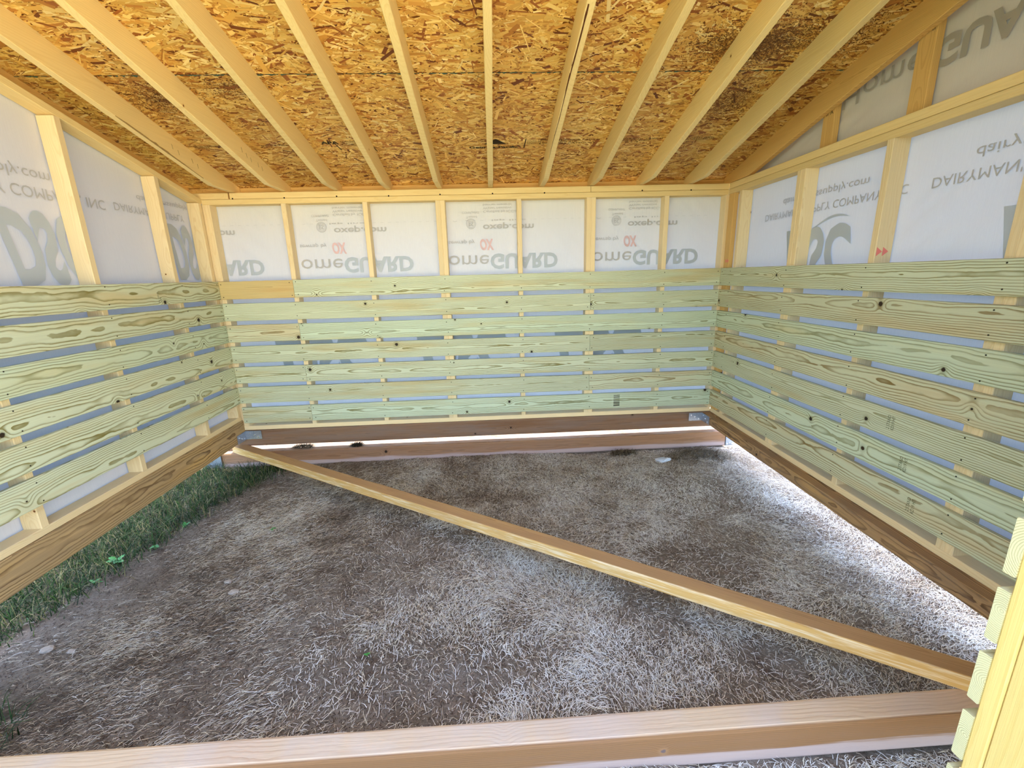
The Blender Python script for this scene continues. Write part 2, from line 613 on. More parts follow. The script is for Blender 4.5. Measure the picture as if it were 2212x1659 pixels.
def studs_back(x0, x1):
    c = (x0 + x1) / 2
    return board('stud', wall_back, V(c, (YS + YW) / 2, 17.0), V(c, (YS + YW) / 2, 89.0), (0, 1, 0), 3.5, x1 - x0, M['spf'])


for a, b in ((-1.9, -0.4), (-0.4, 1.1), (22.6, 24.1), (47.6, 49.1), (70.3, 71.8), (71.8, 73.3), (96.1, 97.6), (118.6, 120.1), (120.1, 121.6),
             (144.1, 145.6), (164.3, 165.8)):
    studs_back(a, b)
yc = (YS + YW) / 2
board('bottom_plate', wall_back, V(-1, yc, 16.25), V(W + 1, yc, 16.25), (0, 1, 0), 3.5, 1.5, M['spf'], n=10, rag=0.0006)
board('top_plate', wall_back, V(-1, yc, 89.77), V(W + 1, yc, 89.77), (0, 1, 0), 3.5, 1.54, M['rafter'])
board('top_plate', wall_back, V(-3.9, yc, 91.5), V(119.8, yc, 91.5), (0, 1, 0), 3.5, 1.78, M['rafter'])
board('top_plate', wall_back, V(119.9, yc, 91.5), V(W + 1, yc, 91.5), (0, 1, 0), 3.5, 1.78, M['rafter'])
# holes of the rafter screws along the joint of the two plates
pts = [V(x, YS, 90.7 + random.uniform(-.1, .2)) for x in (8.4, 24, 40, 56, 72, 88.5, 105, 136.5, 152.5)]
o = obj('bolt_holes', joined_discs(pts, (0, -1, 0), 0.0062, 0.0006, 8), M['dark_hole'], wall_back)
tag(o, kind='stuff')

BS = [0, 22.4, 24.2, 48.3, 71.8, 96.9, 120.1, 144.9, 163.4]
STUDX = [0.8, 23.3, 48.3, 71.8, 96.9, 120.1, 144.9, 163.2]


def slat_back(x0, x1, k, mat, label=None):
    zc = TOPS[k] - SW / 2
    s = board('slat', wall_back, V(x0, TH / 2, zc), V(x1, TH / 2, zc), UP, SW, TH, mat, n=14, rag=0.0008, crook=0.003)
    if label:
        s['label'] = label
    sp = []
    for sx in STUDX:
        if x0 - 0.5 <= sx <= x1 + .5:
            sx = min(max(sx, x0 + 0.9), x1 - 0.9)
            for dz in (-1.9, 1.9):
                sp.append(V(sx + random.uniform(-.3, .3), 0, zc + dz + random.uniform(-.25, .25)))
    tag(obj('screws', joined_discs(sp, (0, -1, 0), 0.0038, 0.0012), M['screw'], s), kind='stuff')
    return s


T, TG, TT = M['treated'], M['treated_green'], M['treated_tan']
plan = {0: (23.3, M['treated_orange'], T), 1: (120.1, T, T), 2: (23.3, TT, TG), 3: (120.1, T, T), 4: (23.3, T, T), 5: (120.1, T, TT), 6: (23.3, T, TG)}
for k, (j, ma, mb) in plan.items():
    slat_back(0.05, j - 0.04, k, ma, 'short orange-brown slat' if k == 0 else None)
    slat_back(j + 0.04, W - 0.05, k, mb)
# a black burnt-looking stamp across the lowest slat
for i in range(7):
    z = TOPS[6] - 0.9 - i * 0.62
    board('saw_scorch', wall_back, V(129.0, -0.01, z), V(131.2, -0.01, z + random.uniform(-.12, .12)), UP, random.uniform(.12, .4), 0.03, M['ink'], c=0.0001)


# --------------------------------------------------------------- house wrap sheets
def wrap_sheet(parent, name, u0, u1, z0f, z1f, place, nu, nz, amp, diag, seed=0, mat='wrap'):
    """place(u, z, d) -> point; z0f, z1f functions of u; d = ripple out of plane in inches"""
    lat = Lat(seed + 20)
    vs, fs = [], []
    for i in range(nu + 1):
        u = u0 + (u1 - u0) * i / nu
        for j in range(nz + 1):
            za, zb = z0f(u), z1f(u)
            z = za + (zb - za) * j / nz
            s = (z - diag * u)
            mask = float(np.clip(lat(u, z, 0.045) * 2.2 - 0.5, 0, 1))
            d = amp * (float(lat(u * .25, s, 0.55)) - .5) * mask * 1.6 + amp * .7 * (float(lat(u, z, .12)) - .5)
            vs.append(place(u, z, d))
    for i in range(nu):
        for j in range(nz):
            a = i * (nz + 1) + j
            fs.append((a, a + nz + 1, a + nz + 2, a + 1))
    return obj(name, mesh(name, vs, fs, smooth=True), M[mat], parent)


WY = 4.75
wrap_b = wrap_sheet(wall_back, 'house_wrap', -4.4, W + 4.4, lambda u: 15.6, lambda u: 92.0, lambda u, z, d: V(u, WY + d, z), 200, 90, 0.32, -1.0, seed=1)
PY = WY - 0.39


def bl(body, x, z, h, mat, width=None, **kw):
    """print on the back wrap, seen through the sheet: upside down"""
    return lettering('lettering', body, mat, wrap_b, V(x, PY, z), (1, 0, 0), (0, 0, -1), h * IN, width * IN if width else None, **kw)


G_, B_ = M['print_grey'], M['print_blue']
for i, x0 in enumerate((-23.0, 25.0, 73.2, 121.4)):
    if x0 > 0:
        bl('ome', x0, 72.3, 4.6, G_, 13.4)
        bl('GUARD', x0 + 13.9, 72.4, 4.7, B_, 22.6, bold=0.035)
        bl('sewrap by', x0 + 0.3, 77.0, 1.3, G_, 8.6)
        bl('OX', x0 + 10.6, 77.2, 3.4, M['print_red'], 4.6, bold=0.04, shear=0.15)
        bl('oxep.com', x0 + 11.8, 81.8, 2.0, G_, 16.8, bold=0.02)
        bl('COMPLIANT', x0 + 5.2, 86.0, 0.7, G_, 5.6)
        bl('Tested', x0 + 6.4, 84.6, 0.7, G_, 3.6)
        bl('Certified by ICC-ES\nWater resistive\nbarrier material', x0 + 12.0, 86.2, 0.75, G_, 12.0)
        # round test mark
        ring = bl('ES', x0 + 7.2, 82.9, 1.4, G_, 1.5, bold=0.02)
        vs, fs = [], []
        for rr0, rr1 in ((1.45, 1.6), (1.1, 1.2)):
            b = len(vs)
            for q in range(28):
                a = 2 * math.pi * q / 28
                for rr in (rr0, rr1):
                    vs.append(V(x0 + 7.95 + rr * math.cos(a), PY, 82.2 + rr * math.sin(a)))
            for q in range(28):
                q2 = (q + 1) % 28
                fs.append((b + 2 * q, b + 2 * q2, b + 2 * q2 + 1, b + 2 * q + 1))
        obj('test_mark', mesh('test_mark', vs, fs), G_, wrap_b)
    else:
        bl('ARD', -0.4, 72.4, 4.7, B_, 13.4, bold=0.035)
        bl('om', 0.5, 81.8, 2.0, G_, 5.0, bold=0.02)
# dashed overlap line
bl('- - - - - - - -  ^  - - -  lap line  - - - - - - - - - -  ^  - - -  lap line  - - - - - - - -  ^  - - -  lap line  - - - - -', 2, 83.4, 0.5, G_, 158)
for x0 in (12.0, 60.0, 108.0):
    bl('DSC', x0, 47.0, 15.0, B_, 34.0, bold=0.05, shear=0.3)

# ------------------------------------------------------------------ left wall (sloping top plate)
wall_left = empty('wall_left', V(-2.5, -60, 15.5), kind='structure', label='left wall with sloping top plate, studs, wrap and six treated slats', cat='wall')
RK = lambda y: 89.4 - 0.243 * y            # underside of the rake plate
LB0 = 19.2                                 # top of the left beam
YF = -118.0
for yc_ in (-0.2, -16.9, -42.3, -67.3, -91.3, -115.4):
    z1 = RK(yc_ + .75) + 0.1
    board('stud', wall_left, V(-2.75, yc_, LB0 + 1.5), V(-2.75, yc_, z1), (1, 0, 0), 3.5, 1.5, M['spf'])
# long front corner of the back stud seen beside the plate end
board('bottom_plate', wall_left, V(-2.75, 0.6, LB0 + .75), V(-2.75, YF, LB0 + .75), (1, 0, 0), 3.5, 1.5, M['spf'], n=8, rag=0.0005)
board('top_plate', wall_left, V(-2.75, 1.0, RK(1.0) + .77), V(-2.75, YF, RK(YF) + .77), (1, 0, 0), 3.5, 1.5, M['rafter'])
LSTUD = (-0.9, -16.9, -42.3, -67.3, -91.3, -115.0)


def slat_side(wall, x, nx_, k, y0, y1, mat, studs, lift=0.0):
    zc = TOPS[k] - SW / 2 + lift
    xc = x + nx_ * TH / 2
    s = board('slat', wall, V(xc, y0, zc), V(xc, y1, zc), UP, SW, TH, mat, n=12, rag=0.0008, crook=0.003)
    sp = []
    for sy in studs:
        for dz in (-1.9, 1.9):
            sp.append(V(x, sy + random.uniform(-.3, .3), zc + dz + random.uniform(-.3, .3)))
    tag(obj('screws', joined_discs(sp, (-nx_, 0, 0), 0.0036, 0.0012), M['screw'], s), kind='stuff')
    return s


for k in range(6):
    slat_side(wall_left, 0.0, -1, k, -0.02, YF + 3, [T, T, TG, T, T, T][k], LSTUD)
wrap_l = wrap_sheet(wall_left, 'house_wrap', 4.6, YF - 1, lambda u: 17.0, lambda u: RK(u) + 1.5, lambda u, z, d: V(-4.75 - d, u, z), 110, 80, 0.22, 0.6, seed=4)
PXL = -4.75 + 0.27


def ll(body, y, z, h, mat, width, **kw):
    return lettering('lettering', body, mat, wrap_l, V(PXL, y, z), (0, 1, 0), (0, 0, -1), h * IN, width * IN, **kw)


ll("DAIRYMAN'S SUPPLY", -28.4, 85.4, 1.9, G_, 25.0)
ll('dairymanssupply.com', -20.5, 88.4, 1.5, G_, 25.0)
ll("DAIRYMAN'S SUPPLY COMPANY, INC", -81.0, 85.3, 2.3, G_, 50.0)
ll('dairymanssupply.com', -72.0, 88.6, 2.2, G_, 28.6)
ll('DSC', -57.0, 79.8, 14.0, B_, 19.0, bold=0.04, shear=0.3)
ll('DSC', -12.0, 81.6, 15.0, B_, 17.0, bold=0.04, shear=0.3)

# ------------------------------------------------------------------ right wall (level plate and gable above)
wall_right = empty('wall_right', V(W + 2.5, -60, 15), kind='structure', label='right wall with level double plate, gable studs, wrap and seven treated slats', cat='wall')
XR = W + 1.0
XRC = XR + 1.75
RB = lambda y: 15.4 + 0.0115 * y           # underside of the right bottom plate
for a, b in ((-6.9, -5.4), (-32.9, -31.4), (-34.4, -32.9), (-58.3, -56.8), (-82.9, -81.4), (-84.4, -82.9), (-107.4, -105.9), (-116.8, -115.3)):
    yc_ = (a + b) / 2
    board('stud', wall_right, V(XRC, yc_, RB(yc_) + 1.5), V(XRC, yc_, 89.0), (1, 0, 0), 3.5, 1.5, M['spf'])
# corner backing stud turned flat
board('stud', wall_right, V(XR + 0.75, -1.0, 16.9), V(XR + 0.75, -1.0, 89.0), (0, 1, 0), 3.0, 1.5, M['gable'])
board('bottom_plate', wall_right, V(XRC, 0.9, RB(0.9) + .75), V(XRC, YF, RB(YF) + .75), (1, 0, 0), 3.5, 1.5, M['spf'], n=8, rag=0.0005)
board('top_plate', wall_right, V(XRC, 0.9, 89.77), V(XRC, YF, 89.77), (1, 0, 0), 3.5, 1.54, M['rafter'])
board('top_plate', wall_right, V(XRC, 0.9, 91.5), V(XRC, YF, 91.5), (1, 0, 0), 3.5, 1.78, M['rafter'])
ZB = lambda y: 90.35 - 0.25 * y            # underside of the rafters
ZO = lambda y: 95.8 - 0.25 * y             # underside of the strand board
for yc_ in (-37.6, -59.8, -83.8, -107.0):
    s = board('gable_stud', wall_right, V(XR + 2.4, yc_, 92.4), V(XR + 2.4, yc_, ZO(yc_) - .6), (0, 1, 0), 3.5, 1.5, M['gable'])
for k in range(7):
    slat_side(wall_right, W, 1, k, -0.02, YF + 3, [T, TT, TG, TT, T, TG, TT][k], (-1.0, -6.1, -32.9, -57.5, -82.9, -106.6))
wrap_r = wrap_sheet(wall_right, 'house_wrap', 4.6, YF - 1, lambda u: 14.0, lambda u: 92.0, lambda u, z, d: V(XR + 3.75 + d, u, z), 130, 84, 0.3, -0.7, seed=9)
wrap_g = wrap_sheet(wall_right, 'house_wrap', 2.0, YF - 1, lambda u: 90.5, lambda u: ZO(u) - 0.3, lambda u, z, d: V(XR + 3.6 + d, u, z), 130, 50, 0.3, -0.35, seed=17, mat='wrap_shaded')  # separate gable sheet; its tan, duller material imitates shade and warm bounce
PXR = XR + 3.75 - 0.37


def rl(body, y, z, h, mat, width, on=None, **kw):
    return lettering('lettering', body, mat, on or wrap_r, V(PXR - (.2 if on else 0), y, z), (0, -1, 0), (0, 0, -1), h * IN, width * IN, **kw)


rl("DAIRYMAN'S SUPPLY COMPANY, INC", -14.6, 80.6, 1.9, G_, 45.0)
rl('dairymanssupply.com', -22.0, 83.8, 1.8, G_, 28.0)
rl("DAIRYMAN'S SUPPLY COMPANY, INC", -64.3, 80.6, 1.9, G_, 45.0)
rl('dairymanssupply.com', -71.0, 84.0, 1.8, G_, 28.0)
rl('DSC', -25.0, 74.4, 13.0, B_, 24.0, bold=0.04, shear=0.3)
rl('DSC', -77.0, 73.2, 13.0, B_, 24.0, bold=0.04, shear=0.3)
rl('Home', -39.5, 103.9, 4.4, M['print_dark'], 18.5, on=wrap_g)
rl('GUARD', -60.0, 103.9, 4.7, M['print_dark'], 23.0, on=wrap_g, bold=0.035)
# thin swoosh over the letters
vs, fs = [], []
for i in range(15):
    u = i / 14
    y = -35.5 - 11.0 * u
    zc = 75.7 + 2.0 * math.sin(math.pi * u * .8) - .6
    w_ = 0.28 * math.sin(math.pi * min(1, u * .9 + .1))
    vs += [V(PXR, y, zc - w_), V(PXR, y, zc + w_)]
for i in range(14):
    fs.append((2 * i, 2 * i + 2, 2 * i + 3, 2 * i + 1))
obj('swoosh_mark', mesh('swoosh', vs, fs), B_, wrap_r)

# ------------------------------------------------------------------ front return wall on the right of the opening
wall_front = empty('wall_front', V(132, -116, 15), kind='structure', label='short front return with yellow jamb and pale green slat ends', cat='wall')
FX, FY = 131.8, -114.75
for k in range(8):
    zt = 64.9 - 7.05 * k
    s = board('slat', wall_front, V(FX, FY - .5, zt - 2.75), V(W - 0.1, FY - .5, zt - 2.75), UP, 5.5, 1.0, M['post_slat'], n=4, rag=0.0004)
board('jamb_stud', wall_front, V(FX + 1.75, FY - 1.75, 16.4), V(FX + 1.75, FY - 1.75, 112.0), (1, 0, 0), 3.5, 1.5, M['post'], c=0.004)
board('jamb_stud', wall_front, V(FX + .75, FY - 4.3, 16.4), V(FX + .75, FY - 4.3, 112.0), (0, 1, 0), 3.5, 1.5, M['post'], c=0.004)
board('stud', wall_front, V(155, FY - 2.75, 16.4), V(155, FY - 2.75, 112.0), (0, 1, 0), 3.5, 1.5, M['spf'])
board('bottom_plate', wall_front, V(FX, FY - 2.75, 15.65), V(W + 1, FY - 2.75, 15.65), (0, 1, 0), 3.5, 1.5, M['spf'])
board('top_plate', wall_front, V(-3, FY - 2.75, 115.6), V(W + 3, FY - 2.75, 115.6), UP, 7.2, 1.5, M['spf'])
wrap_sheet(wall_front, 'house_wrap', FX + 1.6, W + 4.5, lambda u: 14.5, lambda u: 118.0, lambda u, z, d: V(u, FY - 6.2 + d, z), 20, 40, 0.2, 0.5, seed=12)

# ------------------------------------------------------------------ ceiling: rafters, blocking and strand board
ceiling = empty('ceiling', V(82, -58, 92.4), kind='structure', label='sloping roof underside of oriented strand board on spruce rafters', cat='ceiling')
YE, YB = -131.0, 20.0


def rafter_mesh(w=1.5, seed=0, kink=True, dep=5.35):
    """board on edge in the Y-Z plane with the level seat cut towards the eave; built about x = 0, origin at y = -60"""
    rg = random.Random(seed)
    oy, oz = -60.0, ZB(-60)
    ys_ = [YE] + [YE + (122.0 - 3) * i / 16 for i in range(1, 16)] + [-9.0, -6.0, -2.0, 2.0, 5.0, 7.4, YB]
    vs, fs = [], []
    a1, a2, ph = rg.uniform(-.25, .25), rg.uniform(-.12, .12), rg.uniform(0, 6)
    c = 0.1
    for y in ys_:
        u = (y - YE) / (YB - YE)
        dx = a1 * math.sin(math.pi * u) + rg.uniform(-.03, .03)
        zb = ZB(y) + a2 * math.sin(6 * u + ph)
        if kink and y >= -9.0:
            zb = 92.55 if y > -9 else max(zb, 92.55)
        zt = ZO(y) - 0.04
        if y > 5.5:
            zb = ZB(y) + 1.9                  # trimmed tail outside the wall
        h = w / 2
        for px, pz in ((-h + c, zb), (h - c, zb), (h, zb + c), (h, zt), (-h, zt), (-h, zb + c)):
            # X local = along Y so that the grain runs with the board
            p = (px + dx, y - oy, pz - oz)
            vs.append((p[1] * IN, -p[0] * IN, p[2] * IN))
    k = 6
    n = len(ys_) - 1
    for i in range(n):
        for j in range(k):
            a, b = i * k + j, i * k + (j + 1) % k
            fs.append((a, a + k, b + k, b))
    fs.append(tuple(range(k)))
    fs.append(tuple(n * k + j for j in range(k - 1, -1, -1)))
    return mesh('rafter', vs, fs)


def rafter_mtx(x):
    # local X -> world Y, local Y -> world -X
    mm = Matrix(((0, -1, 0, 0), (1, 0, 0, 0), (0, 0, 1, 0), (0, 0, 0, 1)))
    mm.translation = V(x, -60.0, ZB(-60))
    return mm


RX = [8.3, 24.0, 40.0, 56.0, 72.0, 88.0, 104.3, 120.3, 136.4, 152.4]
rafters = []
for i, x in enumerate(RX):
    rafters.append(obj('rafter', rafter_mesh(seed=i + 3), M['rafter'], ceiling, rafter_mtx(x)))
obj('rafter', rafter_mesh(seed=40, kink=False, dep=5), M['gable'], ceiling, rafter_mtx(-7.2))
o = obj('rafter', rafter_mesh(seed=41), M['gable'], ceiling, rafter_mtx(XR + .8))
o['label'] = 'darker orange end rafter of the gable'
rafters[6]['label'] = 'rafter with a long open split along its underside'
# the split: a tapering dark groove with torn lips on the lower left edge of that rafter
vs, fs = [], []
n = 26
for i in range(n + 1):
    u = i / n
    y = -66.0 + 46.0 * u
    wd = 0.24 * (1 - u) ** 1.2 * (0.75 + .5 * random.random()) + 0.02
    xm = 103.62 + 0.28 * (1 - u) ** 1.3 + 0.05 * math.sin(u * 13)
    z = ZB(y) - 0.02
    vs += [V(xm - wd, y, z + 0.1), V(xm, y, z - 0.06), V(xm + wd * .6, y, z - 0.02)]
for i in range(n):
    for j in range(2):
        a = 3 * i + j
        fs.append((a, a + 1, a + 4, a + 3))
obj('split', mesh('split', vs, fs), M['crack'], rafters[6])
# bark streak on the lower edge of the first rafter
vs, fs = [], []
for i in range(31):
    u = i / 30
    y = -40.0 + 27.0 * u
    wd = 0.2 * math.sin(math.pi * min(1, u * 1.1 + .04)) * (0.4 + .9 * random.random())
    z = ZB(y)
    vs += [V(8.3 + .765, y, z + .05 + wd * 1.6), V(8.3 + .70, y, z - 0.02), V(8.3 + .62 - wd * .3, y, z - 0.03)]
for i in range(30):
    for j in range(2):
        a = 3 * i + j
        fs.append((a, a + 1, a + 4, a + 3))
obj('bark_edge', mesh('bark_edge', vs, fs), M['bark'], rafters[0])
# eave blocking between rafters
ends = [-7.2] + RX + [XR + .8]
for a, b in zip(ends[:-1], ends[1:]):
    board('blocking', ceiling, V(a + .77, 5.6, 93.3), V(b - .77, 5.6, 93.3), UP, 2.2, 1.5, M['gable'])

# strand board panels
SL = math.sqrt(1 + 0.25 ** 2)
XL0, XR0 = -18.0, W + 18.0
BLUE = -43.2


def panel(x0, x1, y0, y1, tone, seed, dens=1.0):
    """one sheet; strands are laid on its underside as small flat chips"""
    z = lambda y: ZO(y)
    c = V((x0 + x1) / 2, (y0 + y1) / 2, z((y0 + y1) / 2))
    g = 0.06
    P = [V(x, y, z(y) + dz) - c for dz in (0.02, 0.46) for (x, y) in ((x0 + g, y0 + g), (x1 - g, y0 + g), (x1 - g, y1 - g), (x0 + g, y1 - g))]
    F = [(0, 3, 2, 1), (4, 5, 6, 7), (0, 1, 5, 4), (1, 2, 6, 5), (2, 3, 7, 6), (3, 0, 4, 7)]
    o = obj('strand_board_panel', mesh('panel', P, F), M['osb'], ceiling, Matrix.Translation(c))
    rg = np.random.default_rng(seed)
    area = (x1 - x0) * (y1 - y0) * SL
    n = int(area * 4.0 * dens)
    u = rg.uniform(x0, x1, n)
    v = rg.uniform(y0, y1, n)
    L = np.clip(rg.lognormal(0.42, 0.55, n), 0.4, 5.0) * 0.66      # half lengths in inches
    Wd = np.clip(rg.lognormal(-1.15, 0.55, n), 0.05, 0.85) * 0.62
    ang = rg.normal(0, 0.42, n)
    sw = rg.random(n) < 0.22
    ang[sw] = rg.uniform(-1.57, 1.57, sw.sum())
    skew = rg.uniform(-.25, .25, n)
    dep = rg.uniform(0.01, 0.09, n)
    til = rg.normal(0, 0.012, n)
    til2 = rg.normal(0, 0.05, n)
    ca, sa = np.cos(ang), np.sin(ang)
    pts = np.empty((n, 4, 3))
    for q, (a, b) in enumerate(((-1, -1), (1, -1), (1, 1), (-1, 1))):
        la = a * L * (1 + skew * b * 0.4)
        lb = b * Wd * (1 - 0.25 * (rg.random(n)) * (a > 0))
        px = np.clip(u + ca * la - sa * lb, x0 + .05, x1 - .05)
        pv = np.clip(v + sa * la + ca * lb, y0 + .05, y1 - .05)
        dz = dep + np.abs(til * a + til2 * b) * 0.5
        pts[:, q, 0] = px * IN
        pts[:, q, 1] = pv * IN
        pts[:, q, 2] = (95.8 - 0.25 * pv - dz - GZ) * IN
    pts -= np.array(c)
    pal = np.array([S(222, 180, 98), S(212, 164, 82), S(234, 198, 122), S(200, 146, 68), S(240, 212, 146), S(182, 122, 54), S(150, 88, 38), S(112, 60, 26)])
    pr = np.array([.22, .22, .13, .17, .05, .11, .065, .035])
    tint = pal[rg.choice(len(pal), n, p=pr / pr.sum())] * rg.uniform(.85, 1.12, (n, 1)) * tone
    me = quads('strands', pts, [(0, 3, 2, 1)], tint)
    tag(obj('wood_strands', me, M['strand'], o, Matrix.Translation(c)), kind='stuff')
    return o


def specks(parent, boxes, seed):
    """patches of small dark mildew chips"""
    rg = np.random.default_rng(seed)
    allp = []
    for (x0, x1, y0, y1, n) in boxes:
        u = rg.normal((x0 + x1) / 2, (x1 - x0) / 4, n)
        v = rg.normal((y0 + y1) / 2, (y1 - y0) / 4, n)
        L = rg.uniform(.06, .24, n)
        Wd = rg.uniform(.03, .08, n)
        an = rg.normal(0, .9, n)
        p = np.empty((n, 4, 3))
        for q, (a, b) in enumerate(((-1, -1), (1, -1), (1, 1), (-1, 1))):
            pv = v + np.sin(an) * a * L + np.cos(an) * b * Wd
            p[:, q, 0] = (u + np.cos(an) * a * L - np.sin(an) * b * Wd) * IN
            p[:, q, 1] = pv * IN
            p[:, q, 2] = (95.8 - 0.25 * pv - 0.15 - GZ) * IN
        allp.append(p)
    p = np.concatenate(allp)
    c = np.array(wm(parent).translation)
    tint = np.array(S(122, 80, 38)) * rg.uniform(.5, 1.6, (len(p), 1))
    tag(obj('mildew_specks', quads('specks', p - c, [(0, 3, 2, 1)], tint), M['strand'], parent, Matrix.Translation(c)), kind='stuff')


one = np.ones(3)
p00 = panel(XL0, 40.0, BLUE, YB + 2, one * np.array([.86, .84, .82]), 1)
p01 = panel(40.0, 136.4, BLUE, YB + 2, one, 2)
p02 = panel(136.4, XR0, BLUE, YB + 2, one * np.array([.88, .86, .84]), 3)
p10 = panel(XL0, 88.0, BLUE - 48, BLUE, one * 1.03, 4)
p11 = panel(88.0, XR0, BLUE - 48, BLUE, one * 1.0, 5)
panel(XL0, 40.0, YE, BLUE - 48, one, 6, .4)
panel(40.0, 136.4, YE, BLUE - 48, one, 7, .4)
panel(136.4, XR0, YE, BLUE - 48, one, 8, .4)
specks(p11, [(128, 152, -56, -44, 5200), (146, 166, -60, -45, 1500)], 30)
specks(p00, [(9, 26, -42, -30, 1900), (26, 40, -43, -36, 600)], 31)
specks(p02, [(138, 152, -42, -26, 1800)], 32)
# blue sealed edges along the joint of the sheets
for (a, b, pp) in ((XL0, 40.0, p00), (40.0, 136.4, p01), (136.4, XR0, p02)):
    vs, fs = [], []
    nn = int((b - a) / .5)
    for i in range(nn + 1):
        x = a + (b - a) * i / nn
        w0 = 0.16 * random.random() ** 2 + .015
        w1 = 0.42 * random.random() ** 2.5 + .03
        vs += [V(x, BLUE - w0, ZO(BLUE) - .135), V(x, BLUE + w1, ZO(BLUE + w1) - .135)]
    for i in range(nn):
        if random.random() < .86:
            fs.append((2 * i, 2 * i + 1, 2 * i + 3, 2 * i + 2))
    obj('blue_edge_seal', mesh('blue_edge', vs, fs), M['blue_edge'], pp)


def roof_print(parent, body, x, y, h, width, **kw):
    """stamp on the underside of a sheet: its up points to the eave-away side as read from below"""
    d = Vector((0, -1, 0.25)).normalized()
    return lettering('panel_stamp', body, M['ink'], parent, V(x, y, ZO(y) - 0.2), (1, 0, 0), d, h * IN, width * IN, **kw)


roof_print(p01, 'Georgia-Pacific', 82.4, -15.4, 1.0, 13.4, bold=0.03)
roof_print(p01, 'RATED SHEATHING 24/16\nEXPOSURE 1\nSIZED FOR SPACING', 98.0, -18.6, .55, 9.4)
roof_print(p01, 'THIS SIDE DOWN\nPRG 610\n7/16 CATEGORY', 106.2, -18.6, .55, 11.4)
roof_print(p01, 'SPAN RATED  1/8 INCH\nSPACE ALL ENDS\n000  PS 2-18', 122.4, -18.6, .55, 12.4)
roof_print(p01, 'APA', 40.6 + 3.2, -18.4, 1.3, 4.6, bold=0.04)
roof_print(p01, 'RATED SHEATHING\n24/16  7/16 IN\nEXPOSURE 1', 49.0, -19.2, .55, 6.0)
roof_print(p02, 'STRENGTH AXIS\nTHIS DIRECTION', 138.6, -18.8, .55, 10.6)
roof_print(p00, 'RATED SHEATHING  24/16\nEXPOSURE 1', 11.0, -18.0, .55, 9.0)
roof_print(p00, 'SIZED FOR SPACING\nPS 2-18', 28.0, -18.0, .55, 8.0)
# triangle over the maker's name
tri = [V(86.3, -17.2, ZO(-17.2) - .16), V(92.6, -17.2, ZO(-17.2) - .16), V(89.6, -19.6, ZO(-19.6) - .16)]
obj('panel_stamp', mesh('triangle', tri, [(0, 1, 2)]), M['ink'], p01)
for x, y0, y1, dx in ((97.2, -15.2, -19.4, 0.3), (121.6, -15.6, -19.0, .8), (47.9, -15.4, -19.4, -1.0), (57.2, -14.6, -19.8, -1.4)):
    q = [V(x, y0, ZO(y0) - .16), V(x + .28, y0, ZO(y0) - .16), V(x + .28 + dx, y1, ZO(y1) - .16), V(x + dx, y1, ZO(y1) - .16)]
    obj('panel_stamp', mesh('bar', q, [(0, 1, 2, 3)]), M['ink'], p01)

# pencil and crayon marks on framing
for (x, y, n_) in ((8.3, -14.5, 2), (24.0, -12.0, 2), (24.0, -17.5, 3), (8.3, -21.5, 2)):
    idx = RX.index(x)
    for q in range(n_):
        yy = y - q * 2.0
        z0 = ZB(yy) + 1.6 + .5 * random.random()
        board('pencil_mark', rafters[idx], V(x + .77, yy, z0), V(x + .77, yy - .25, z0 + 1.1), (0, 1, 0), .08, .02, M['pencil'], c=0.0001)

# ================================================================== THINGS
# ------------------------------------------------------------------ sill beams
def thing_board(name, label, cat, p0, p1, up, width, thick, mat, **kw):
    o = board(name, None, p0, p1, up, width, thick, mat, **kw)
    tag(o, label, cat)
    return o


lb = thing_board('sill_beam', 'brown striped sill beam under the left wall beside green grass', 'beam', V(-2.6, 0.85, 15.75), V(-2.6, YF - 1, 15.75), UP, 6.9, 3.8, M['dark_beam'], n=20, rag=0.001)
rb_p0, rb_p1 = V(164.9, 0.7, RB(.7) - 1.62), V(164.9, YF - 1, RB(YF) - 1.62)
thing_board('sill_beam', 'dark brown flat sill beam under the right wall', 'beam', rb_p0, rb_p1, UP, 3.2, 5.5, M['right_beam'], n=20, rag=0.0016, wane=0.008)
thing_board('sill_beam', 'brown sill beam under the back wall above a bright gap', 'beam', V(-6.0, 2.65, 12.5), V(168.0, 2.65, 12.5), UP, 5.9, 3.5, M['back_beam'], n=24, rag=0.0012, wane=0.012)
thing_board('skid_timber', 'weathered skid timber lying on the ground along the back wall', 'timber', V(-16.5, 0.95, 5.05), V(170.8, 0.95, 5.05), UP, 5.6, 3.5, M['log'], n=30, rag=0.0016, wane=0.014)
thing_board('skid_timber', 'pale skid timber lying on the ground across the near opening', 'timber', V(-10, -102.8, 5.05), V(171, -102.8, 5.05), UP, 5.6, 3.6, M['front_log'], n=30, rag=0.0012, wane=0.012)

# diagonal brace lying over both skids
d = Vector((0.838, -0.546, 0)).normalized()
perp = Vector((0.546, 0.838, 0))
mid0 = Vector((-1.4, 1.3, 0)) - perp * 1.72
a = mid0 + d * -2.6
b = mid0 + d * 193.0
br = thing_board('brace_board', 'loose tan diagonal board lying across the floor over both skid timbers', 'board', V(a.x, a.y, 9.04), V(b.x, b.y, 9.04), perp, 3.6, 2.4, M['brace'], n=40, rag=0.0022, wane=0.006)


thing_board('gap_filler_block', 'short brown wooden block added to close the bright gap under the left beam', 'block', V(-11.0, 3.5, 8.7), V(-3.4, 3.5, 8.7), UP, 1.75, 3.4, M['back_beam'])  # added piece, only there to stop daylight showing below the beam corner

